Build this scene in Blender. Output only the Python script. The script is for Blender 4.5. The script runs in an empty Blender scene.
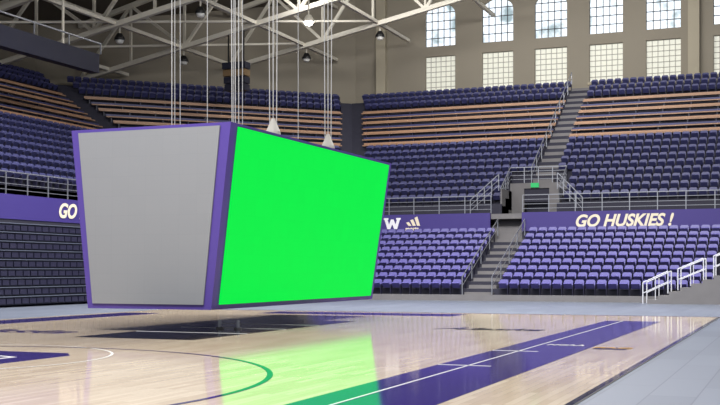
import bpy, math, random
from mathutils import Vector, Matrix
random.seed(4)
scene = bpy.context.scene
scene.view_settings.view_transform = 'Standard'
COL = scene.collection

# ------------------------------------------------------------ materials
def srgb(r, g, b):
    def c(v):
        v /= 255.0
        return v/12.92 if v <= 0.04045 else ((v+0.055)/1.055)**2.4
    return (c(r), c(g), c(b), 1.0)

def mat(name, col, rough=0.6, metal=0.0, emis=0.0, ecol=None, noise=0.0, nscale=3.0, spec=0.5):
    m = bpy.data.materials.new(name); m.use_nodes = True
    nt = m.node_tree; b = nt.nodes['Principled BSDF']
    b.inputs['Roughness'].default_value = rough
    b.inputs['Metallic'].default_value = metal
    b.inputs['Specular IOR Level'].default_value = spec
    b.inputs['Base Color'].default_value = col
    if noise > 0:
        tc = nt.nodes.new('ShaderNodeTexCoord'); n = nt.nodes.new('ShaderNodeTexNoise')
        n.inputs['Scale'].default_value = nscale; n.inputs['Detail'].default_value = 5
        nt.links.new(tc.outputs['Object'], n.inputs['Vector'])
        mx = nt.nodes.new('ShaderNodeMix'); mx.data_type = 'RGBA'
        mx.inputs[6].default_value = tuple(c*(1-noise) for c in col[:3])+(1,)
        mx.inputs[7].default_value = tuple(min(1, c*(1+noise)) for c in col[:3])+(1,)
        nt.links.new(n.outputs['Fac'], mx.inputs[0]); nt.links.new(mx.outputs[2], b.inputs['Base Color'])
    if emis > 0:
        b.inputs['Emission Color'].default_value = ecol or col
        b.inputs['Emission Strength'].default_value = emis
    return m

def mat_wood():
    m = bpy.data.materials.new('maple_court'); m.use_nodes = True
    nt = m.node_tree; b = nt.nodes['Principled BSDF']
    tc = nt.nodes.new('ShaderNodeTexCoord')
    mp = nt.nodes.new('ShaderNodeMapping'); mp.inputs['Rotation'].default_value = (0, 0, math.radians(90))
    br = nt.nodes.new('ShaderNodeTexBrick')
    br.inputs['Color1'].default_value = srgb(224, 208, 184); br.inputs['Color2'].default_value = srgb(203, 184, 159)
    br.inputs['Mortar'].default_value = srgb(194, 176, 152)
    br.inputs['Scale'].default_value = 1.0; br.inputs['Mortar Size'].default_value = 0.004
    br.inputs['Brick Width'].default_value = 1.4; br.inputs['Row Height'].default_value = 0.12
    n = nt.nodes.new('ShaderNodeTexNoise'); n.inputs['Scale'].default_value = 0.6; n.inputs['Detail'].default_value = 6
    cr = nt.nodes.new('ShaderNodeValToRGB')
    cr.color_ramp.elements[0].color = (0.84, 0.84, 0.84, 1); cr.color_ramp.elements[1].color = (1, 1, 1, 1)
    mx = nt.nodes.new('ShaderNodeMix'); mx.data_type = 'RGBA'; mx.blend_type = 'MULTIPLY'; mx.inputs[0].default_value = 1.0
    nt.links.new(tc.outputs['Object'], mp.inputs['Vector']); nt.links.new(mp.outputs['Vector'], br.inputs['Vector'])
    nt.links.new(tc.outputs['Object'], n.inputs['Vector']); nt.links.new(n.outputs['Fac'], cr.inputs[0])
    nt.links.new(br.outputs['Color'], mx.inputs[6]); nt.links.new(cr.outputs[0], mx.inputs[7])
    nt.links.new(mx.outputs[2], b.inputs['Base Color'])
    b.inputs['Roughness'].default_value = 0.085; b.inputs['Specular IOR Level'].default_value = 0.55
    return m

def mat_tile():
    m = bpy.data.materials.new('grey_sport_floor'); m.use_nodes = True
    nt = m.node_tree; b = nt.nodes['Principled BSDF']
    tc = nt.nodes.new('ShaderNodeTexCoord'); mp = nt.nodes.new('ShaderNodeMapping')
    mp.inputs['Rotation'].default_value = (0, 0, math.radians(90))
    br = nt.nodes.new('ShaderNodeTexBrick')
    br.inputs['Color1'].default_value = srgb(114, 121, 136); br.inputs['Color2'].default_value = srgb(105, 112, 127)
    br.inputs['Mortar'].default_value = srgb(90, 96, 111)
    br.inputs['Scale'].default_value = 1.0; br.inputs['Mortar Size'].default_value = 0.01
    br.inputs['Brick Width'].default_value = 2.4; br.inputs['Row Height'].default_value = 0.6
    nt.links.new(tc.outputs['Object'], mp.inputs['Vector']); nt.links.new(mp.outputs['Vector'], br.inputs['Vector'])
    nt.links.new(br.outputs['Color'], b.inputs['Base Color'])
    b.inputs['Roughness'].default_value = 0.4; b.inputs['Specular IOR Level'].default_value = 0.3
    return m

def mat_led(name, col, emis, dark):
    m = bpy.data.materials.new(name); m.use_nodes = True
    nt = m.node_tree; b = nt.nodes['Principled BSDF']
    tc = nt.nodes.new('ShaderNodeTexCoord'); br = nt.nodes.new('ShaderNodeTexBrick')
    sx = nt.nodes.new('ShaderNodeSeparateXYZ'); ad = nt.nodes.new('ShaderNodeMath'); ad.operation = 'ADD'
    cb = nt.nodes.new('ShaderNodeCombineXYZ')
    nt.links.new(tc.outputs['Object'], sx.inputs[0]); nt.links.new(sx.outputs[0], ad.inputs[0]); nt.links.new(sx.outputs[1], ad.inputs[1])
    nt.links.new(ad.outputs[0], cb.inputs[0]); nt.links.new(sx.outputs[2], cb.inputs[1]); nt.links.new(cb.outputs[0], br.inputs['Vector'])
    br.offset = 0.0
    br.inputs['Color1'].default_value = col; br.inputs['Color2'].default_value = tuple(c*0.985 for c in col[:3])+(1,)
    br.inputs['Mortar'].default_value = tuple(c*dark for c in col[:3])+(1,)
    br.inputs['Scale'].default_value = 1.0; br.inputs['Mortar Size'].default_value = 0.004
    br.inputs['Brick Width'].default_value = 0.5; br.inputs['Row Height'].default_value = 0.5
    nt.links.new(br.outputs['Color'], b.inputs['Base Color'])
    b.inputs['Roughness'].default_value = 0.6
    if emis:
        nt.links.remove(b.inputs['Base Color'].links[0])
        b.inputs['Base Color'].default_value = (0.002, 0.01, 0.004, 1)
        b.inputs['Specular IOR Level'].default_value = 0.05
        nt.links.new(br.outputs['Color'], b.inputs['Emission Color']); b.inputs['Emission Strength'].default_value = emis
    return m

def mat_window(name, c1, c2, strength, scale):
    m = bpy.data.materials.new(name); m.use_nodes = True
    nt = m.node_tree; b = nt.nodes['Principled BSDF']
    tc = nt.nodes.new('ShaderNodeTexCoord'); n = nt.nodes.new('ShaderNodeTexNoise')
    n.inputs['Scale'].default_value = scale; n.inputs['Detail'].default_value = 8
    cr = nt.nodes.new('ShaderNodeValToRGB'); cr.color_ramp.elements[0].position = 0.34; cr.color_ramp.elements[1].position = 0.48
    cr.color_ramp.elements[0].color = c1; cr.color_ramp.elements[1].color = c2
    nt.links.new(tc.outputs['Object'], n.inputs['Vector']); nt.links.new(n.outputs['Fac'], cr.inputs[0])
    nt.links.new(cr.outputs[0], b.inputs['Emission Color']); b.inputs['Emission Strength'].default_value = strength
    b.inputs['Base Color'].default_value = (0.1, 0.1, 0.1, 1); b.inputs['Roughness'].default_value = 0.2
    return m

M = {}
M['wood'] = mat_wood(); M['tile'] = mat_tile()
M['purple_paint'] = mat('purple_paint', srgb(48, 34, 108), 0.09, spec=0.5)
M['purple_line'] = mat('purple_line', srgb(46, 33, 100), 0.09, spec=0.5)
M['white_paint'] = mat('white_paint', srgb(225, 225, 222), 0.2)
M['black_paint'] = mat('black_paint', srgb(20, 18, 28), 0.09, spec=0.35)
M['gold_paint'] = mat('gold_paint', srgb(190, 150, 90), 0.25)
M['concrete'] = mat('concrete', srgb(112, 110, 112), 0.85, noise=0.15, nscale=1.5)
M['concrete_dark'] = mat('concrete_dark', srgb(46, 46, 60), 0.85, noise=0.15)
M['seat_lower'] = mat('seat_purple_lit', srgb(92, 87, 154), 0.4, noise=0.1, nscale=1.0)  # seat purple lightened, the stronger light down here is in the colour
M['seat_upper'] = mat('seat_purple_dimmed', srgb(62, 64, 108), 0.5, noise=0.14, nscale=1.0)  # same seat purple, darkened to carry the dimmer light of the upper stand
M['seat_frame'] = mat('seat_frame', srgb(36, 35, 58), 0.5)
M['bench'] = mat('bench_wood', srgb(166, 130, 104), 0.5, noise=0.15, nscale=1.2)
M['banner'] = mat('banner_purple', srgb(58, 46, 118), 0.6)
M['text_white'] = mat('banner_lettering', srgb(225, 214, 190), 0.5)
M['emblem_white'] = mat('emblem_white', srgb(228, 228, 232), 0.5)
M['steel'] = mat('rail_steel', srgb(150, 153, 162), 0.35, metal=0.6)
M['rail_white'] = mat('rail_white', srgb(205, 206, 214), 0.4)
M['wall'] = mat('wall_plaster', srgb(146, 139, 125), 0.9, noise=0.1, nscale=0.25)
M['pilaster'] = mat('pilaster_plaster', srgb(172, 164, 145), 0.9, noise=0.1, nscale=0.6)
M['ceiling'] = mat('ceiling_deck', srgb(92, 85, 74), 0.9, noise=0.2, nscale=0.2)
M['truss'] = mat('truss_cream', srgb(214, 209, 195), 0.6)
M['navy'] = mat('navy_panel', srgb(28, 30, 48), 0.5)
M['black'] = mat('black_metal', srgb(18, 18, 20), 0.5)
M['board_purple'] = mat('board_purple', srgb(80, 62, 146), 0.5)
M['board_purple_shade'] = mat('board_purple_shaded', srgb(76, 56, 146), 0.5)  # cabinet purple again, shade on the long faces put into the colour
M['led_grey'] = mat_led('led_screen_off', srgb(134, 137, 142), 0, 0.93)
M['led_green'] = mat_led('led_screen_green', srgb(0, 240, 72), 1.0, 0.96)
M['cable'] = mat('cable_steel', srgb(190, 190, 190), 0.4, metal=0.3)
M['bag'] = mat('canvas_bag', srgb(175, 172, 165), 0.8)
M['sky_glass'] = mat_window('daylight_glass', srgb(130, 150, 156), srgb(232, 242, 252), 1.5, 0.6)
M['blind'] = mat('window_blind', srgb(205, 205, 192), 0.8, emis=0.48, ecol=srgb(225, 225, 214))
M['mullion'] = mat('mullion', srgb(180, 178, 168), 0.6)
M['mullion_dk'] = mat('mullion_dark', srgb(80, 84, 90), 0.6)
M['lamp'] = mat('lamp_glow', (1, 1, 1, 1), 0.3, emis=25, ecol=(1, 0.97, 0.9, 1))
M['lens'] = mat('lamp_lens_unlit', srgb(220, 220, 215), 0.3)
M['exit'] = mat('exit_green', srgb(20, 150, 80), 0.5, emis=0.7)
M['bleach_dk'] = mat('bleacher_dark', srgb(24, 27, 42), 0.5)
M['bleach_lt'] = mat('bleacher_nosing', srgb(96, 102, 118), 0.4)
M['tan'] = mat('tan_housing', srgb(120, 98, 70), 0.6)

# ------------------------------------------------------------ mesh builder
class MB:
    def __init__(s): s.v = []; s.f = []; s.m = []; s.mats = []
    def mi(s, k):
        if k not in s.mats: s.mats.append(k)
        return s.mats.index(k)
    def add(s, vs, fs, k):
        o = len(s.v); i = s.mi(k)
        s.v += [tuple(x) for x in vs]
        for f in fs: s.f.append([a+o for a in f]); s.m.append(i)
    def prism(s, p4, z0, z1, k):
        n = len(p4)
        vs = [(p[0], p[1], z0) for p in p4]+[(p[0], p[1], z1) for p in p4]
        fs = [list(range(n))[::-1], [n+i for i in range(n)]]
        fs += [[i, (i+1) % n, n+(i+1) % n, n+i] for i in range(n)]
        s.add(vs, fs, k)
    def box(s, a, b, k):
        s.prism([(a[0], a[1]), (b[0], a[1]), (b[0], b[1]), (a[0], b[1])], a[2], b[2], k)
    def beam(s, p, q, w, k, n=4, h=None):
        p = Vector(p); q = Vector(q); d = (q-p)
        if d.length < 1e-6: return
        d.normalize(); up = Vector((0, 0, 1)) if abs(d.z) < 0.98 else Vector((1, 0, 0))
        a = d.cross(up).normalized(); b = a.cross(d).normalized(); h = h or w
        vs = []
        for e in (p, q):
            for i in range(n):
                t = 2*math.pi*(i+0.5)/n; sc = 0.5/math.cos(math.pi/n)
                vs.append(e+a*math.cos(t)*w*sc+b*math.sin(t)*h*sc)
        fs = [[i, (i+1) % n, n+(i+1) % n, n+i] for i in range(n)]+[list(range(n))[::-1], [n+i for i in range(n)]]
        s.add(vs, fs, k)
    def obj(s, name, parent=None, smooth=False):
        me = bpy.data.meshes.new(name); me.from_pydata(s.v, [], s.f)
        for k in s.mats: me.materials.append(M[k])
        me.polygons.foreach_set('material_index', s.m)
        if smooth: me.polygons.foreach_set('use_smooth', [True]*len(me.polygons))
        me.update(); o = bpy.data.objects.new(name, me); COL.objects.link(o)
        if parent: o.parent = parent
        return o

def empty(name):
    e = bpy.data.objects.new(name, None); COL.objects.link(e); return e

def text(name, body, size, loc, rot, m, parent=None, shear=0.25, off=0.01, ext=0.01, sx=1.0, align='LEFT'):
    c = bpy.data.curves.new(name, 'FONT'); c.body = body; c.size = size; c.shear = shear; c.extrude = ext; c.offset = off
    c.align_x = align
    o = bpy.data.objects.new(name, c); COL.objects.link(o); o.location = loc; o.rotation_euler = rot; o.scale = (sx, 1, 1)
    c.materials.append(M[m])
    if parent: o.parent = parent
    return o

# ------------------------------------------------------------ floor and court
b = MB(); b.box((-60, -12, -0.3), (30, 90, 0.0), 'tile'); b.obj('floor')
court = empty('basketball_court')
b = MB(); b.box((-23.7, -6, 0.0), (-2.47, 38.8, 0.02), 'wood'); b.obj('maple_boards', court)
Z = 0.02
def flat(name, pts, k, z=Z, th=0.004):
    bb = MB(); bb.prism(pts, z, z+th, k); return bb.obj(name, court)
def rect(name, x0, y0, x1, y1, k, z=Z, th=0.004): return flat(name, [(x0, y0), (x1, y0), (x1, y1), (x0, y1)], k, z, th)
def ring(name, cx, cy, r, w, a0, a1, k, n=96, z=Z):
    bb = MB()
    for i in range(n):
        t0 = a0+(a1-a0)*i/n; t1 = a0+(a1-a0)*(i+1)/n
        q = [(cx+r*math.cos(t0), cy+r*math.sin(t0)), (cx+(r+w)*math.cos(t0), cy+(r+w)*math.sin(t0)),
             (cx+(r+w)*math.cos(t1), cy+(r+w)*math.sin(t1)), (cx+r*math.cos(t1), cy+r*math.sin(t1))]
        bb.add([(p[0], p[1], z+0.004) for p in q], [[0, 1, 2, 3]], k)
    return bb.obj(name, court)
rect('sideline_band', -5.6, -6, -3.95, 34.6, 'purple_paint')
rect('sideline_band_far', -23.2, -6, -21.7, 34.6, 'purple_paint')
rect('white_sideline', -5.1, -6, -5.06, 34.6, 'white_paint', Z+0.004)
rect('boundary_strip', -2.56, -6, -2.47, 38.8, 'black_paint')
rect('end_strip', -23.7, 38.65, -2.47, 38.8, 'purple_paint')
rect('baseline_logo_block', -18.4, 35.9, -11.0, 37.8, 'purple_paint')
rect('shaded_lane', -15.9, 21.6, -12.7, 31.4, 'black_paint')  # purple lane paint drawn near black, shade under the board included in it
for i, y in enumerate((24.2, 26.4, 28.6)): rect('lane_line_%d' % i, -15.9, y, -12.7, y+0.06, 'white_paint', Z+0.004)
for i, y in enumerate((17.5, 21.0)):
    rect('coach_box_mark_%d' % i, -5.6, y, -4.7, y+0.06, 'white_paint', Z+0.004)
ring('center_circle', -14.7, 15.7, 3.2, 0.05, 0, 2*math.pi, 'white_paint')
ring('three_point_arc', -13.4, 12.0, 6.6, 0.09, -math.pi/2, math.pi*0.75, 'purple_line')
WS = [(-2.6, 1.6), (-1.2, 1.6), (-1.2, 1.1), (-1.45, 1.1), (-1.0, -0.3), (-0.4, 1.2), (0.4, 1.2), (1.0, -0.3), (1.45, 1.1), (1.2, 1.1), (1.2, 1.6),
     (2.6, 1.6), (2.6, 1.1), (2.35, 1.1), (1.5, -1.6), (0.6, -1.6), (0.0, -0.2), (-0.6, -1.6), (-1.5, -1.6), (-2.35, 1.1), (-2.6, 1.1)]
def wlogo(name, cx, cy, s, k, z):
    flat(name, [(cx-p[1]*s, cy+p[0]*s) for p in WS], k, z)
flat('w_logo_ground', [(-14.4+1.9*a, 15.0+2.3*c) for a, c in ((-1, -0.8), (-1, 0.8), (-0.8, 1), (0.8, 1), (1, 0.8), (1, -0.8), (0.8, -1), (-0.8, -1))], 'purple_paint')
wlogo('w_logo', -14.4, 15.0, 0.78, 'white_paint', Z+0.004)
wlogo('w_logo_inner', -14.4, 15.0, 0.71, 'purple_paint', Z+0.008)
text('court_script', 'Alaska', 1.35, (-9.1, 28.1, Z+0.004), (0, 0, 0), 'black_paint', court, 0.4, 0.012, 0.002, 0.8)
text('court_script_left', 'Alaska', 1.8, (-20.9, 22.6, Z+0.004), (0, 0, 0), 'purple_line', court, 0.4, 0.015, 0.002, 0.8)
text('band_logo_text', 'NCAA', 0.4, (-4.95, 22.9, Z+0.008), (0, 0, 0), 'white_paint', court, 0.1, 0.01, 0.002, 0.7)
text('wood_logo_text', 'PAC', 0.4, (-3.9, 22.4, Z+0.008), (0, 0, 0), 'gold_paint', court, 0.1, 0.02, 0.002)
rect('wood_logo_patch', -3.85, 22.1, -3.2, 22.7, 'black_paint', Z+0.001)

# ------------------------------------------------------------ stands
T = math.tan(math.radians(22.5))
ROWD = 0.85
def seat(mb, P, u, n, z, k):
    """one tip-up chair: P front-centre on tread, u along row, n away from court"""
    def w(a, d, h): return (P[0]+u[0]*a+n[0]*d, P[1]+u[1]*a+n[1]*d, z+h)
    o = [(-0.22, 0.40), (0.22, 0.40), (0.235, 0.78), (0.17, 0.86), (-0.17, 0.86), (-0.235, 0.78)]
    vs = [w(a, 0.50+(h-0.4)*0.22, h) for a, h in o]+[w(a, 0.56+(h-0.4)*0.22, h) for a, h in o]
    mb.add(vs, [[0, 1, 2, 3, 4, 5], [11, 10, 9, 8, 7, 6]]+[[i, 6+i, 6+(i+1) % 6, (i+1) % 6] for i in range(6)], k)
    vs = [w(-0.21, 0.46, 0.42), (w(0.21, 0.46, 0.42)), w(0.2, 0.22, 0.66), w(-0.2, 0.22, 0.66),
          w(-0.21, 0.50, 0.47), (w(0.21, 0.50, 0.47)), w(0.2, 0.27, 0.71), w(-0.2, 0.27, 0.71)]
    mb.add(vs, [[0, 1, 2, 3], [7, 6, 5, 4], [0, 4, 5, 1], [1, 5, 6, 2], [2, 6, 7, 3], [3, 7, 4, 0]], k)
    vs = [w(0.25, 0.3, 0), w(0.28, 0.3, 0), w(0.28, 0.5, 0), w(0.25, 0.5, 0), w(0.25, 0.25, 0.6), w(0.28, 0.25, 0.6), w(0.28, 0.55, 0.6), w(0.25, 0.55, 0.6)]
    mb.add(vs, [[3, 2, 1, 0], [4, 5, 6, 7], [0, 1, 5, 4], [1, 2, 6, 5], [2, 3, 7, 6], [3, 0, 4, 7]], 'seat_frame')

def section(prefix, O, u, n, ext, z0, rise, rows, kinds, seatk, aisles, hole=None, zbot=None, gap=0.0, parent=None):
    """O = origin on front line; ext(o)->(a0,a1) along u at depth o"""
    st = MB(); se = MB(); be = MB()
    def pt(a, d): return (O[0]+u[0]*a+n[0]*d, O[1]+u[1]*a+n[1]*d)
    for r in range(rows):
        d0 = r*ROWD; d1 = d0+ROWD; z = z0+r*rise
        A0, A1 = ext(d0); B0, B1 = ext(d1)
        if hole and r < hole[2]:
            spans = [(A0, hole[0], B0, hole[0]), (hole[1], A1, hole[1], B1)]
        else: spans = [(A0, A1, B0, B1)]
        for (a0, a1, b0, b1) in spans:
            st.prism([pt(a0, d0), pt(a1, d0), pt(b1, d1), pt(b0, d1)], (zbot if zbot is not None else z-1.2), z, 'concrete_dark')
        for (c, wd) in aisles:
            if hole and r < hole[2] and hole[0] < c < hole[1]: continue
            st.prism([pt(c-wd/2, d0), pt(c+wd/2, d0), pt(c+wd/2, d0+ROWD*0.5), pt(c-wd/2, d0+ROWD*0.5)], z+0.001, z+0.01, 'concrete')
            st.prism([pt(c-wd/2, d0+ROWD*0.5), pt(c+wd/2, d0+ROWD*0.5), pt(c+wd/2, d0+ROWD*0.999), pt(c-wd/2, d0+ROWD*0.999)], z+0.001, z+rise*0.5, 'concrete')
        s0, s1 = A0+gap+0.3, A1-gap-0.3
        blocks = []; cur = s0
        cuts = [(c-wd/2, c+wd/2) for c, wd in aisles]
        if hole and r < hole[2]+1: cuts.append((hole[0]-0.1, hole[1]+0.1))
        cuts.sort()
        for c0, c1 in cuts:
            if c0 > cur: blocks.append((cur, c0))
            cur = max(cur, c1)
        if cur < s1: blocks.append((cur, s1))
        for (x0, x1) in blocks:
            if kinds(r) == 's':
                cnt = int((x1-x0)/0.56)
                if cnt < 1: continue
                st0 = x0+((x1-x0)-cnt*0.56)/2+0.28
                for i in range(cnt): seat(se, pt(st0+i*0.56, 0.0+d0+0.1), u, n, z, seatk)
            else:
                p = [pt(x0, d0+0.35), pt(x1, d0+0.35), pt(x1, d0+0.65), pt(x0, d0+0.65)]
                be.prism(p, z+0.38, z+0.45, 'bench')
                p = [pt(x0, d0+0.66), pt(x1, d0+0.66), pt(x1, d0+0.70), pt(x0, d0+0.70)]
                be.prism(p, z+0.50, z+0.62, 'bench' if r % 2 else 'seat_upper')
                k = x0+0.3
                while k < x1:
                    be.prism([pt(k, d0+0.4), pt(k+0.08, d0+0.4), pt(k+0.08, d0+0.7), pt(k, d0+0.7)], z, z+0.38, 'seat_frame'); k += 1.8
    st.obj(prefix+'_terrace', parent); se.obj(prefix+'_seats', parent)
    if be.v: be.obj(prefix+'_benches', parent)

kinds_up = lambda r: 'b' if 9 <= r <= 15 else 's'
RISE_U = 0.515; ROWS_U = 19; ZU = 5.55
gs = empty('upper_grandstand')
section('end', (0, 66), (1, 0), (0, 1), lambda o: (-26.9-T*o, 14), ZU, RISE_U, ROWS_U, kinds_up, 'seat_upper', [(-15.1, 1.3), (-3.0, 1.3), (7, 1.3)], hole=(-17.0, -13.6, 3), gap=0.35, parent=gs)
q = math.sqrt(0.5)
mid = ((-26.9-34.2)/2, (66+58.7)/2)
section('corner', mid, (q, q), (-q, q), lambda o: (-5.16-T*o, 5.16+T*o), ZU, RISE_U, ROWS_U, kinds_up, 'seat_upper', [], gap=0.35, parent=gs)
section('side', (-34.2, 0), (0, 1), (-1, 0), lambda o: (26, 58.7+T*o), ZU, RISE_U, ROWS_U, kinds_up, 'seat_upper', [(40.0, 1.2)], gap=0.35, parent=gs)
lg = empty('lower_grandstand')
section('end_lower', (0, 55.2), (1, 0), (0, 1), lambda o: (-26, 14), 0.25, 0.37, 9, lambda r: 's', 'seat_lower', [(-15.6, 1.5), (-26.5+0.2, 1.0), (-3.0, 1.3)], zbot=0.0, parent=lg)
b = MB()
b.box((-26, 55.1, 0), (14, 55.2, 0.32), 'concrete'); b.obj('front_kerb', lg)

OUT = [(14, 63), (-26.5, 63), (-32.5, 57), (-32.5, 26)]
INN = [(14, 66), (-26.9, 66), (-34.2, 58.7), (-34.2, 26)]
b = MB()
for i in range(3):
    b.prism([OUT[i], OUT[i+1], INN[i+1], INN[i]], 4.6, 4.9, 'concrete')
    if i: b.prism([INN[i], INN[i+1], (INN[i+1][0]-0.01, INN[i+1][1]+0.2), (INN[i][0]-0.01, INN[i][1]+0.2)], 4.9, ZU-0.01, 'concrete_dark')
b.box((-26.9, 65.9, 4.9), (-17.0, 66.0, ZU+0.1), 'concrete_dark'); b.box((-13.6, 65.9, 4.9), (14, 66.0, ZU+0.1), 'concrete_dark')
b.obj('concourse_slab', gs)
def wallseg(mb, p, q2, z0, z1, k, th=0.15):
    p = Vector(p); q2 = Vector(q2); d = (q2-p).normalized(); nn = Vector((-d.y, d.x))
    mb.prism([tuple(p), tuple(q2), tuple(q2+nn*th), tuple(p+nn*th)], z0, z1, k)
b = MB()
for (x0, x1) in ((-26.5, -16.9), (-15.0, 14)):
    b.box((x0, 62.86, 0), (x1, 63, 3.85), 'concrete_dark'); b.box((x0, 62.80, 3.85), (x1, 63, 4.95), 'banner')
for a_, c_ in ((OUT[1], OUT[2]), (OUT[2], OUT[3])):
    wallseg(b, a_, c_, 0, 3.85, 'concrete_dark', 0.15); wallseg(b, a_, c_, 3.85, 4.95, 'banner', 0.2)
b.obj('fascia_banner', lg)
text('go_huskies_text', 'GO HUSKIES !', 0.94, (-11.95, 62.78, 4.08), (math.radians(90), 0, 0), 'text_white', lg, 0.3, 0.03, 0.01, 0.93)
text('go_huskies_side_text', 'GO HUSKIES !', 0.94, (-32.28, 42.6, 4.08), (math.radians(90), 0, math.radians(90)), 'text_white', lg, 0.3, 0.03, 0.01, 0.93)
b = MB()
def wshape(cx, y, cz, s):
    n = len(WS)
    b.add([(cx+p[0]*s, y, cz+p[1]*s) for p in WS]+[(cx+p[0]*s, y+0.02, cz+p[1]*s) for p in WS],
          [list(range(n))[::-1], [n+i for i in range(n)]]+[[i, (i+1) % n, n+(i+1) % n, n+i] for i in range(n)], 'emblem_white')
wshape(-23.0, 62.77, 4.42, 0.21)
for i, h in enumerate((0.24, 0.40, 0.56)):
    x = -21.95+i*0.27
    b.add([(x, 62.77, 4.26), (x+0.2, 62.77, 4.26), (x+0.02, 62.77, 4.26+h), (x-0.16, 62.77, 4.26+h*0.85)], [[0, 1, 2, 3]], 'text_white')
b.obj('team_emblems', lg)
text('stripe_caption', 'sports', 0.33, (-22.15, 62.78, 3.98), (math.radians(90), 0, 0), 'text_white', lg, 0, 0.012, 0.01, 1.0)

# telescopic bleachers folded against left side and corner, seat modules on every tier
b = MB()
for i in range(9):
    o = 0.05+0.11*(9-i); z = 0.1+i*0.4
    for p, q2 in ((OUT[1], OUT[2]), (OUT[2], OUT[3])):
        P = Vector(p); Q = Vector(q2); d = (Q-P).normalized(); nn = Vector((-d.y, d.x)); L = (Q-P).length
        b.prism([tuple(P+nn*0.16), tuple(Q+nn*0.16), tuple(Q+nn*(o+0.16)), tuple(P+nn*(o+0.16))], z, z+0.34, 'bleach_dk')
        b.prism([tuple(P+nn*0.16), tuple(Q+nn*0.16), tuple(Q+nn*(o+0.24)), tuple(P+nn*(o+0.24))], z+0.34, z+0.37, 'bleach_lt')
        s = 0.3
        while s < L-0.6:
            a = P+d*s+nn*(o+0.16); c = P+d*(s+0.42)+nn*(o+0.16)
            b.prism([tuple(a), tuple(c), tuple(c+nn*0.05), tuple(a+nn*0.05)], z+0.05, z+0.27, 'seat_frame'); s += 0.5
b.obj('folded_bleachers', lg)

# ------------------------------------------------------------ railings
def railing(mb, p, q2, h=1.05, step=1.5, bars=4, k='steel', t=0.045):
    p = Vector(p); q2 = Vector(q2); L = (q2-p).length; n = max(1, round(L/step))
    for i in range(n+1):
        a = p.lerp(q2, i/n); mb.beam(a, a+Vector((0, 0, h)), t, k)
    for j in range(bars):
        hh = Vector((0, 0, h*(j+1)/bars)); mb.beam(p+hh, q2+hh, t if j == bars-1 else t*0.6, k)
b = MB()
Zc = 4.92
for (x0, x1) in ((-26.5, -16.9), (-15.0, 14)): railing(b, (x0, 63.05, Zc), (x1, 63.05, Zc))
for i in (1, 2):
    p, q2 = OUT[i], OUT[i+1]; railing(b, (p[0]-0.1, p[1]+0.05, Zc), (q2[0]-0.1, q2[1]+0.05, Zc))
b.obj('concourse_railing', gs)
b = MB()
railing(b, (-15.8, 68.8, ZU+3*RISE_U), (-15.8, 82, ZU+19*RISE_U), 1.0, 1.7, 2)
railing(b, (-2.4, 66.2, ZU), (-2.4, 82, ZU+19*RISE_U), 1.0, 1.7, 2)
for x in (-17.1, -13.5):
    railing(b, (x, 66.1, ZU+0.1), (x, 68.5, ZU+3*RISE_U), 1.0, 0.8, 4)
railing(b, (-17.1, 68.5, ZU+3*RISE_U), (-13.5, 68.5, ZU+3*RISE_U), 1.0, 0.9, 4)
railing(b, (-18.9, 65.6, Zc), (-17.1, 65.6, ZU+0.9), 1.0, 0.6, 3)
railing(b, (-13.5, 65.6, ZU+0.9), (-12.0, 65.6, Zc), 1.0, 0.6, 3)
for x in (-16.4, -14.8):
    railing(b, (x, 55.4, 0.3), (x, 62.7, 3.6), 0.95, 1.8, 2)
b.obj('aisle_handrails', gs)
b = MB()
zt = ZU+3*RISE_U
b.box((-17.1, 66, 4.9), (-17.0, 68.5, zt-0.5), 'concrete'); b.box((-13.6, 66, 4.9), (-13.5, 68.5, zt-0.5), 'concrete')
b.box((-17.1, 68.45, 4.9), (-16.2, 68.55, zt), 'concrete'); b.box((-14.6, 68.45, 4.9), (-13.5, 68.55, zt), 'concrete')
b.box((-16.2, 68.45, 6.75), (-14.6, 68.55, zt), 'concrete'); b.box((-16.2, 69.2, 4.9), (-14.6, 69.3, 6.75), 'concrete_dark')
for i in range(5): b.box((-16.9, 62.9+i*0.35, 2.5), (-15.0, 63.25+i*0.35, 3.65+i*0.27), 'concrete')
b.box((-17.0, 66, 4.6), (-13.6, 68.5, 4.92), 'concrete')
b.box((-15.75, 68.34, 6.8), (-15.25, 68.44, 7.08), 'exit')
b.obj('vomitory_entrance', gs)

# access stairs with white handrails
b = MB()
for i in range(9):
    x = -6.7+i*0.5; b.box((x, 53.2, 0), (x+0.5, 54.9, 0.2+i*0.19), 'concrete')
b.box((-2.2, 53.2, 0), (2, 54.9, 1.95), 'concrete')
for y in (53.3, 54.75):
    for j in range(3):
        x0 = -6.9+j*1.6; z0 = 0.05+j*0.6; x1 = x0+1.15; z1 = z0+0.45
        if j == 0: z0 = 0.0
        pts = [(x0, y, z0), (x0, y, z0+1.0), (x1, y, z1+1.05), (x1, y, z1)]
        for a, c in zip(pts[:-1], pts[1:]): b.beam(a, c, 0.055, 'rail_white', 8)
        b.beam((x0, y, z0+0.5), (x1, y, z1+0.55), 0.045, 'rail_white', 8)
        b.beam(((x0+x1)/2, y, z0+0.2), ((x0+x1)/2, y, z0+1.2), 0.04, 'rail_white', 8)
railing(b, (-2.2, 53.3, 1.95), (2, 53.3, 1.95), 1.0, 1.2, 3, 'rail_white', 0.06)
b.obj('access_stairs')

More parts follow.
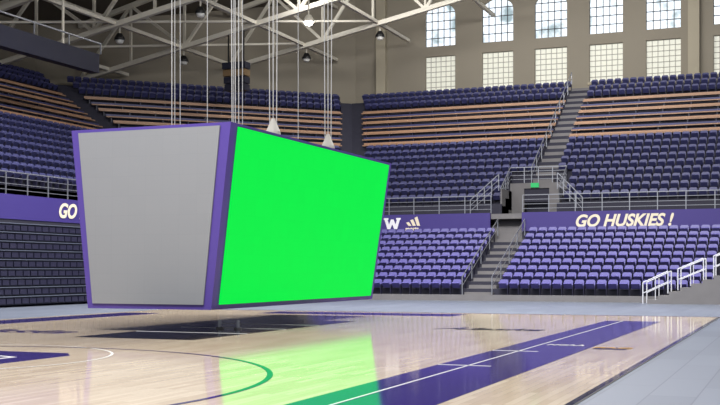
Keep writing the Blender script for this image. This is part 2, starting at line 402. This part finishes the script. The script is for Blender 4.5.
# ------------------------------------------------------------ walls, windows, roof
def roof_z(x): return 31.0-abs(x+5)*0.245
wins = [-26.7, -22.0, -17.8, -13.6, -9.4, -4.6, -0.4]
WW = 1.25
b = MB()
xs = [-34.0]
for c in wins: xs += [c-WW, c+WW]
xs.append(16)
for i in range(0, len(xs), 2): b.box((xs[i], 84, 4), (xs[i+1], 84.4, 24.5), 'wall')
for c in wins:
    b.box((c-WW, 84, 4), (c+WW, 84.4, 15.85), 'wall'); b.box((c-WW, 84, 18.7), (c+WW, 84.4, 19.5), 'wall')
    N = 10
    for j in range(N):
        t0 = math.pi*j/N; t1 = math.pi*(j+1)/N
        xa, xb = c-WW*math.cos(t0), c-WW*math.cos(t1)
        za, zb = 22.0+0.9*math.sin(t0), 22.0+0.9*math.sin(t1)
        for y in (84.0, 84.4):
            b.add([(xa, y, za), (xb, y, zb), (xb, y, 24.5), (xa, y, 24.5)], [[0, 1, 2, 3]], 'wall')
        b.add([(xa, 84, za), (xb, 84, zb), (xb, 84.4, zb), (xa, 84.4, za)], [[0, 1, 2, 3]], 'wall')
b.prism([(-34.2, 84), (16, 84), (16, 84.4), (-34.2, 84.4)], 24.5, 31.2, 'wall')
b.obj('wall_end')
for i, c in enumerate(wins):
    w = MB()
    w.box((c-WW, 84.30, 15.85), (c+WW, 84.34, 18.7), 'blind')
    w.box((c-WW, 84.30, 19.5), (c+WW, 84.34, 22.95), 'sky_glass')
    for (za, zb, nr, kk) in ((15.85, 18.7, 7, 'mullion'), (19.5, 22.9, 5, 'mullion_dk')):
        nc = 6 if kk == 'mullion' else 5
        hw = 0.022 if kk == 'mullion' else 0.03
        for j in range(nc+1):
            x = c-WW+2*WW*j/nc; w.box((x-hw, 84.22, za), (x+hw, 84.28, zb), kk)
        for j in range(nr+1):
            z = za+(zb-za)*j/nr; w.box((c-WW, 84.22, z-hw), (c+WW, 84.28, z+hw), kk)
    w.box((c-WW-0.1, 83.85, 15.65), (c+WW+0.1, 83.99, 15.85), 'pilaster')
    w.obj('window_%d' % (i+1))
b = MB()
for x in (-31.6, -7.2, 2.6):
    b.box((x-0.4, 83.5, 15.1), (x+0.4, 83.99, 29), 'pilaster')
b.obj('trim_1')
b = MB(); b.prism([(-52, 66), (-34, 84), (-34.3, 84.4), (-52.4, 66.2)], 4, 27, 'wall'); b.obj('wall_corner')
b = MB(); b.box((-52.4, 20, 4), (-52, 66.1, 21), 'wall'); b.obj('wall_left')
b = MB()
b.add([(-53, 18, roof_z(-53)), (-5, 18, roof_z(-5)), (-5, 85, roof_z(-5)), (-53, 85, roof_z(-53)),
       (43, 18, roof_z(43)), (43, 85, roof_z(43))], [[0, 1, 2, 3], [1, 4, 5, 2]], 'ceiling')
b.obj('ceiling')
b = MB()
zz = ZU+ROWS_U*RISE_U
b.box((-33.6, 82.2, 10), (16, 83.45, zz-0.3), 'concrete_dark')
b.prism([(-50.4, 65.4), (-33.7, 82.2), (-33.7, 83.4), (-51.6, 65.6)], 10, zz-0.3, 'concrete_dark')
b.box((-51.9, 26, 10), (-50.4, 65.3, zz-0.3), 'concrete_dark')
b.obj('upper_walkway', gs)

def low_z(x): return 24.6-abs(x+5)*0.2
def truss(y):
    mb = MB(); x0 = max(-51.8, y-117.6); n = 10; X1 = 40
    px = [x0+(X1-x0)*i/(2*n) for i in range(2*n+1)]
    for i in range(2*n):
        a, c = px[i], px[i+1]
        mb.beam((a, y, low_z(a)), (c, y, low_z(c)), 0.32, 'truss')
        mb.beam((a, y, roof_z(a)-0.4), (c, y, roof_z(c)-0.4), 0.32, 'truss')
        if i % 2 == 0: mb.beam((a, y, low_z(a)), (c, y, roof_z(c)-0.4), 0.2, 'truss')
        else: mb.beam((a, y, roof_z(a)-0.4), (c, y, low_z(c)), 0.2, 'truss')
        mb.beam((c, y, low_z(c)), (c, y, roof_z(c)-0.4), 0.16, 'truss')
    return mb.obj('roof_truss')
for y in (44, 52, 60, 68, 76): truss(y)
b = MB()
for x in (-47, -41, -35, -29, -22, -14, -6):
    y1 = min(83, 117.4+x)
    b.beam((x, 30, low_z(x)+0.1), (x, y1, low_z(x)+0.1), 0.24, 'truss')
    b.beam((x, 30, roof_z(x)-0.7), (x, y1, roof_z(x)-0.7), 0.2, 'truss')
for x0, x1 in ((-47, -41), (-41, -35), (-35, -29), (-29, -22), (-22, -14)):
    for y in (44, 52, 60, 68):
        if y+8 > 117+x0: continue
        b.beam((x0, y, low_z(x0)+0.2), (x1, y+8, low_z(x1)+0.2), 0.14, 'truss')
b.obj('roof_purlins')

cw = MB()
cw.box((-38.6, 30, 13.1), (-38, 54, 14.2), 'navy')
for y in (33, 39, 45, 51):
    cw.beam((-38.3, y, 14.2), (-38.3, y, low_z(-38.3)+0.1), 0.1, 'truss')
cw.beam((-37.9, 30, 14.8), (-37.9, 54, 14.8), 0.08, 'steel')
for y in range(30, 55, 3): cw.beam((-37.9, y, 14.2), (-37.9, y, 14.8), 0.06, 'steel')
cw.obj('lighting_catwalk')
sp = MB()
sx, sy, sz = -36.5, 68.0, 15.6
for i in range(4): sp.box((sx-0.9+i*0.04, sy-0.4+0.05*i, sz-i*0.5), (sx+0.9-i*0.04, sy+0.4+0.05*i, sz+0.44-i*0.5), 'navy' if i != 1 else 'tan')
for dx in (-0.6, 0.6): sp.beam((sx+dx, sy, sz+0.4), (sx+dx, sy, low_z(sx)), 0.08, 'black')
sp.beam((sx, sy, sz-1.5), (sx, sy, sz+0.4), 0.3, 'black')
sp.obj('hanging_speaker_array')

def high_bay(lx, ly, lz, lens):
    lp = MB(); N = 16; vs = []
    for r, z in ((0.34, lz), (0.34, lz+0.15), (0.16, lz+0.45)):
        for i in range(N): vs.append((lx+r*math.cos(2*math.pi*i/N), ly+r*math.sin(2*math.pi*i/N), z))
    fs = []
    for k in range(2):
        for i in range(N): fs.append([k*N+i, k*N+(i+1) % N, (k+1)*N+(i+1) % N, (k+1)*N+i])
    fs.append([2*N+i for i in range(N)]); lp.add(vs, fs, 'truss' if lens == 'lamp' else 'black')
    vs = [(lx, ly, lz-0.24)]
    for r, z in ((0.2, lz-0.17), (0.3, lz+0.02)):
        for i in range(N): vs.append((lx+r*math.cos(2*math.pi*i/N), ly+r*math.sin(2*math.pi*i/N), z))
    fs = [[0, 1+(i+1) % N, 1+i] for i in range(N)]+[[1+i, 1+(i+1) % N, 1+N+(i+1) % N, 1+N+i] for i in range(N)]
    lp.add(vs, fs, lens); lp.beam((lx, ly, lz+0.4), (lx, ly, low_z(lx)+0.1), 0.07, 'truss')
    lp.obj('high_bay_lamp')
high_bay(-28.9, 63.5, 17.3, 'lamp')
for (x, y) in ((-41, 60), (-35, 60), (-41, 68), (-35, 76), (-29, 76)): high_bay(x, y+0.5, low_z(x)-0.9, 'lens')

# ------------------------------------------------------------ scoreboard
sb = empty('hanging_scoreboard')
B4 = [(-17.35, 24.15, 0.6), (-13.67, 24.15, 0.6), (-13.67, 35.3, 0.6), (-17.35, 35.3, 0.6)]
T4 = [(-17.72, 23.95, 5.25), (-13.0, 23.95, 5.25), (-13.0, 35.4, 5.25), (-17.72, 35.4, 5.25)]
b = MB(); b.add(B4+T4, [[0, 1, 5, 4], [2, 3, 7, 6]], 'board_purple')
b.add(B4+T4, [[1, 2, 6, 5], [3, 0, 4, 7]], 'board_purple_shade')
b.add(B4+T4, [[3, 2, 1, 0], [4, 5, 6, 7]], 'black'); b.obj('cabinet', sb)
def screen(name, a, c, top_c, top_a, l, r, bo, to, k):
    a, c, top_c, top_a = map(Vector, (a, c, top_c, top_a))
    W_ = (c-a).length; H = (top_a-a).length; n = (c-a).cross(top_a-a).normalized()
    def P(s, t): return a.lerp(c, s).lerp(top_a.lerp(top_c, s), t)
    s0, s1, t0, t1 = l/W_, 1-r/W_, bo/H, 1-to/H
    q4 = [P(s0, t0), P(s1, t0), P(s1, t1), P(s0, t1)]
    vs = [p+n*0.002 for p in q4]+[p+n*0.04 for p in q4]
    mb = MB(); mb.add(vs, [[4, 5, 6, 7], [0, 1, 5, 4], [1, 2, 6, 5], [2, 3, 7, 6], [3, 0, 4, 7]], k); mb.obj(name, sb)
screen('screen_end', B4[0], B4[1], T4[1], T4[0], 0.18, 0.22, 0.13, 0.08, 'led_grey')
screen('screen_side', B4[1], B4[2], T4[2], T4[1], 0.36, 0.28, 0.13, 0.08, 'led_green')
screen('screen_end_back', B4[2], B4[3], T4[3], T4[2], 0.2, 0.33, 0.13, 0.10, 'led_grey')
screen('screen_side_back', B4[3], B4[0], T4[0], T4[3], 0.4, 0.30, 0.13, 0.10, 'led_grey')
# rigging
b = MB()
def cab(x, y, w=0.03, x2=None, y2=None, z0=5.25):
    X2 = x if x2 is None else x2; Y2 = y if y2 is None else y2
    b.beam((x, y, z0), (X2, Y2, low_z(X2)), w, 'cable', 6)
for dy in (-0.12, 0.0, 0.12): cab(-13.6, 25.3+dy*1.5, 0.026, -13.6, 25.2+dy*2)
for (x, y) in ((-13.5, 27.3), (-13.5, 31.1)):
    for d in (-0.07, 0.0, 0.07): cab(x+d, y+d, 0.026, x+d*2, y+d*2, 5.6)
    N = 12; vs = []
    rings = ((0.0, 5.26), (0.22, 5.27), (0.20, 5.42), (0.11, 5.62), (0.05, 5.78))
    for r, z in rings:
        for i in range(N): vs.append((x+r*math.cos(2*math.pi*i/N), y+r*math.sin(2*math.pi*i/N), z))
    fs = [[k*N+i, k*N+(i+1) % N, (k+1)*N+(i+1) % N, (k+1)*N+i] for k in range(4) for i in range(N)]
    b.add(vs, fs, 'bag')
for (x, y) in ((-17, 27.9), (-17, 28.2), (-17, 31.5), (-15.4, 27.0), (-15.4, 33.0), (-15.2, 24.8), (-15.3, 28.9)): cab(x, y, 0.022)
b.obj('rigging_cables', sb)
# small floor sockets beneath the board
b = MB()
for x in (-13.9, -14.45):
    b.beam((x, 26.0, 0.025), (x, 26.0, 0.07), 0.2, 'concrete', 12); b.beam((x, 26.0, 0.07), (x, 26.0, 0.26), 0.09, 'steel', 12)
b.obj('floor_socket_posts')

# ------------------------------------------------------------ lights
def area(name, loc, sx_, sy_, power, rot=(0, 0, 0), col=(1, 0.98, 0.96)):
    l = bpy.data.lights.new(name, 'AREA'); l.shape = 'RECTANGLE'; l.size = sx_; l.size_y = sy_; l.energy = power; l.color = col
    o = bpy.data.objects.new(name, l); COL.objects.link(o); o.location = loc; o.rotation_euler = rot; return o
area('ceiling_light_panel', (-13, 12, 20), 16, 10, 9200)
area('ceiling_light_panel', (-10, 42, 21), 16, 6, 11500, (math.radians(6), 0, 0))
area('ceiling_light_panel', (-26, 38, 19), 8, 12, 4500, (0, math.radians(-10), 0))
area('truss_fill_light', (-20, 46, 16.8), 10, 3, 7000, (math.radians(180), 0, 0))  # unseen fill, added to brighten trusses and ceiling from below
area('wall_fill_light', (-18, 66, 21.5), 26, 1.5, 3500, (math.radians(65), 0, 0))  # added fill above the view, lifts the end wall; no real fixture
wd = bpy.data.worlds.new('world'); scene.world = wd; wd.use_nodes = True
wd.node_tree.nodes['Background'].inputs[0].default_value = (0.88, 0.92, 1.0, 1)
wd.node_tree.nodes['Background'].inputs[1].default_value = 0.54

# ------------------------------------------------------------ camera
cd = bpy.data.cameras.new('camera'); cd.sensor_width = 36; cd.lens = 1100/720*36; cd.shift_y = 67.5/720
cd.clip_end = 500; cam = bpy.data.objects.new('camera', cd); COL.objects.link(cam)
cam.location = (0, 0, 1.6); cam.rotation_euler = (math.radians(90), 0, math.radians(21.8))
scene.camera = cam
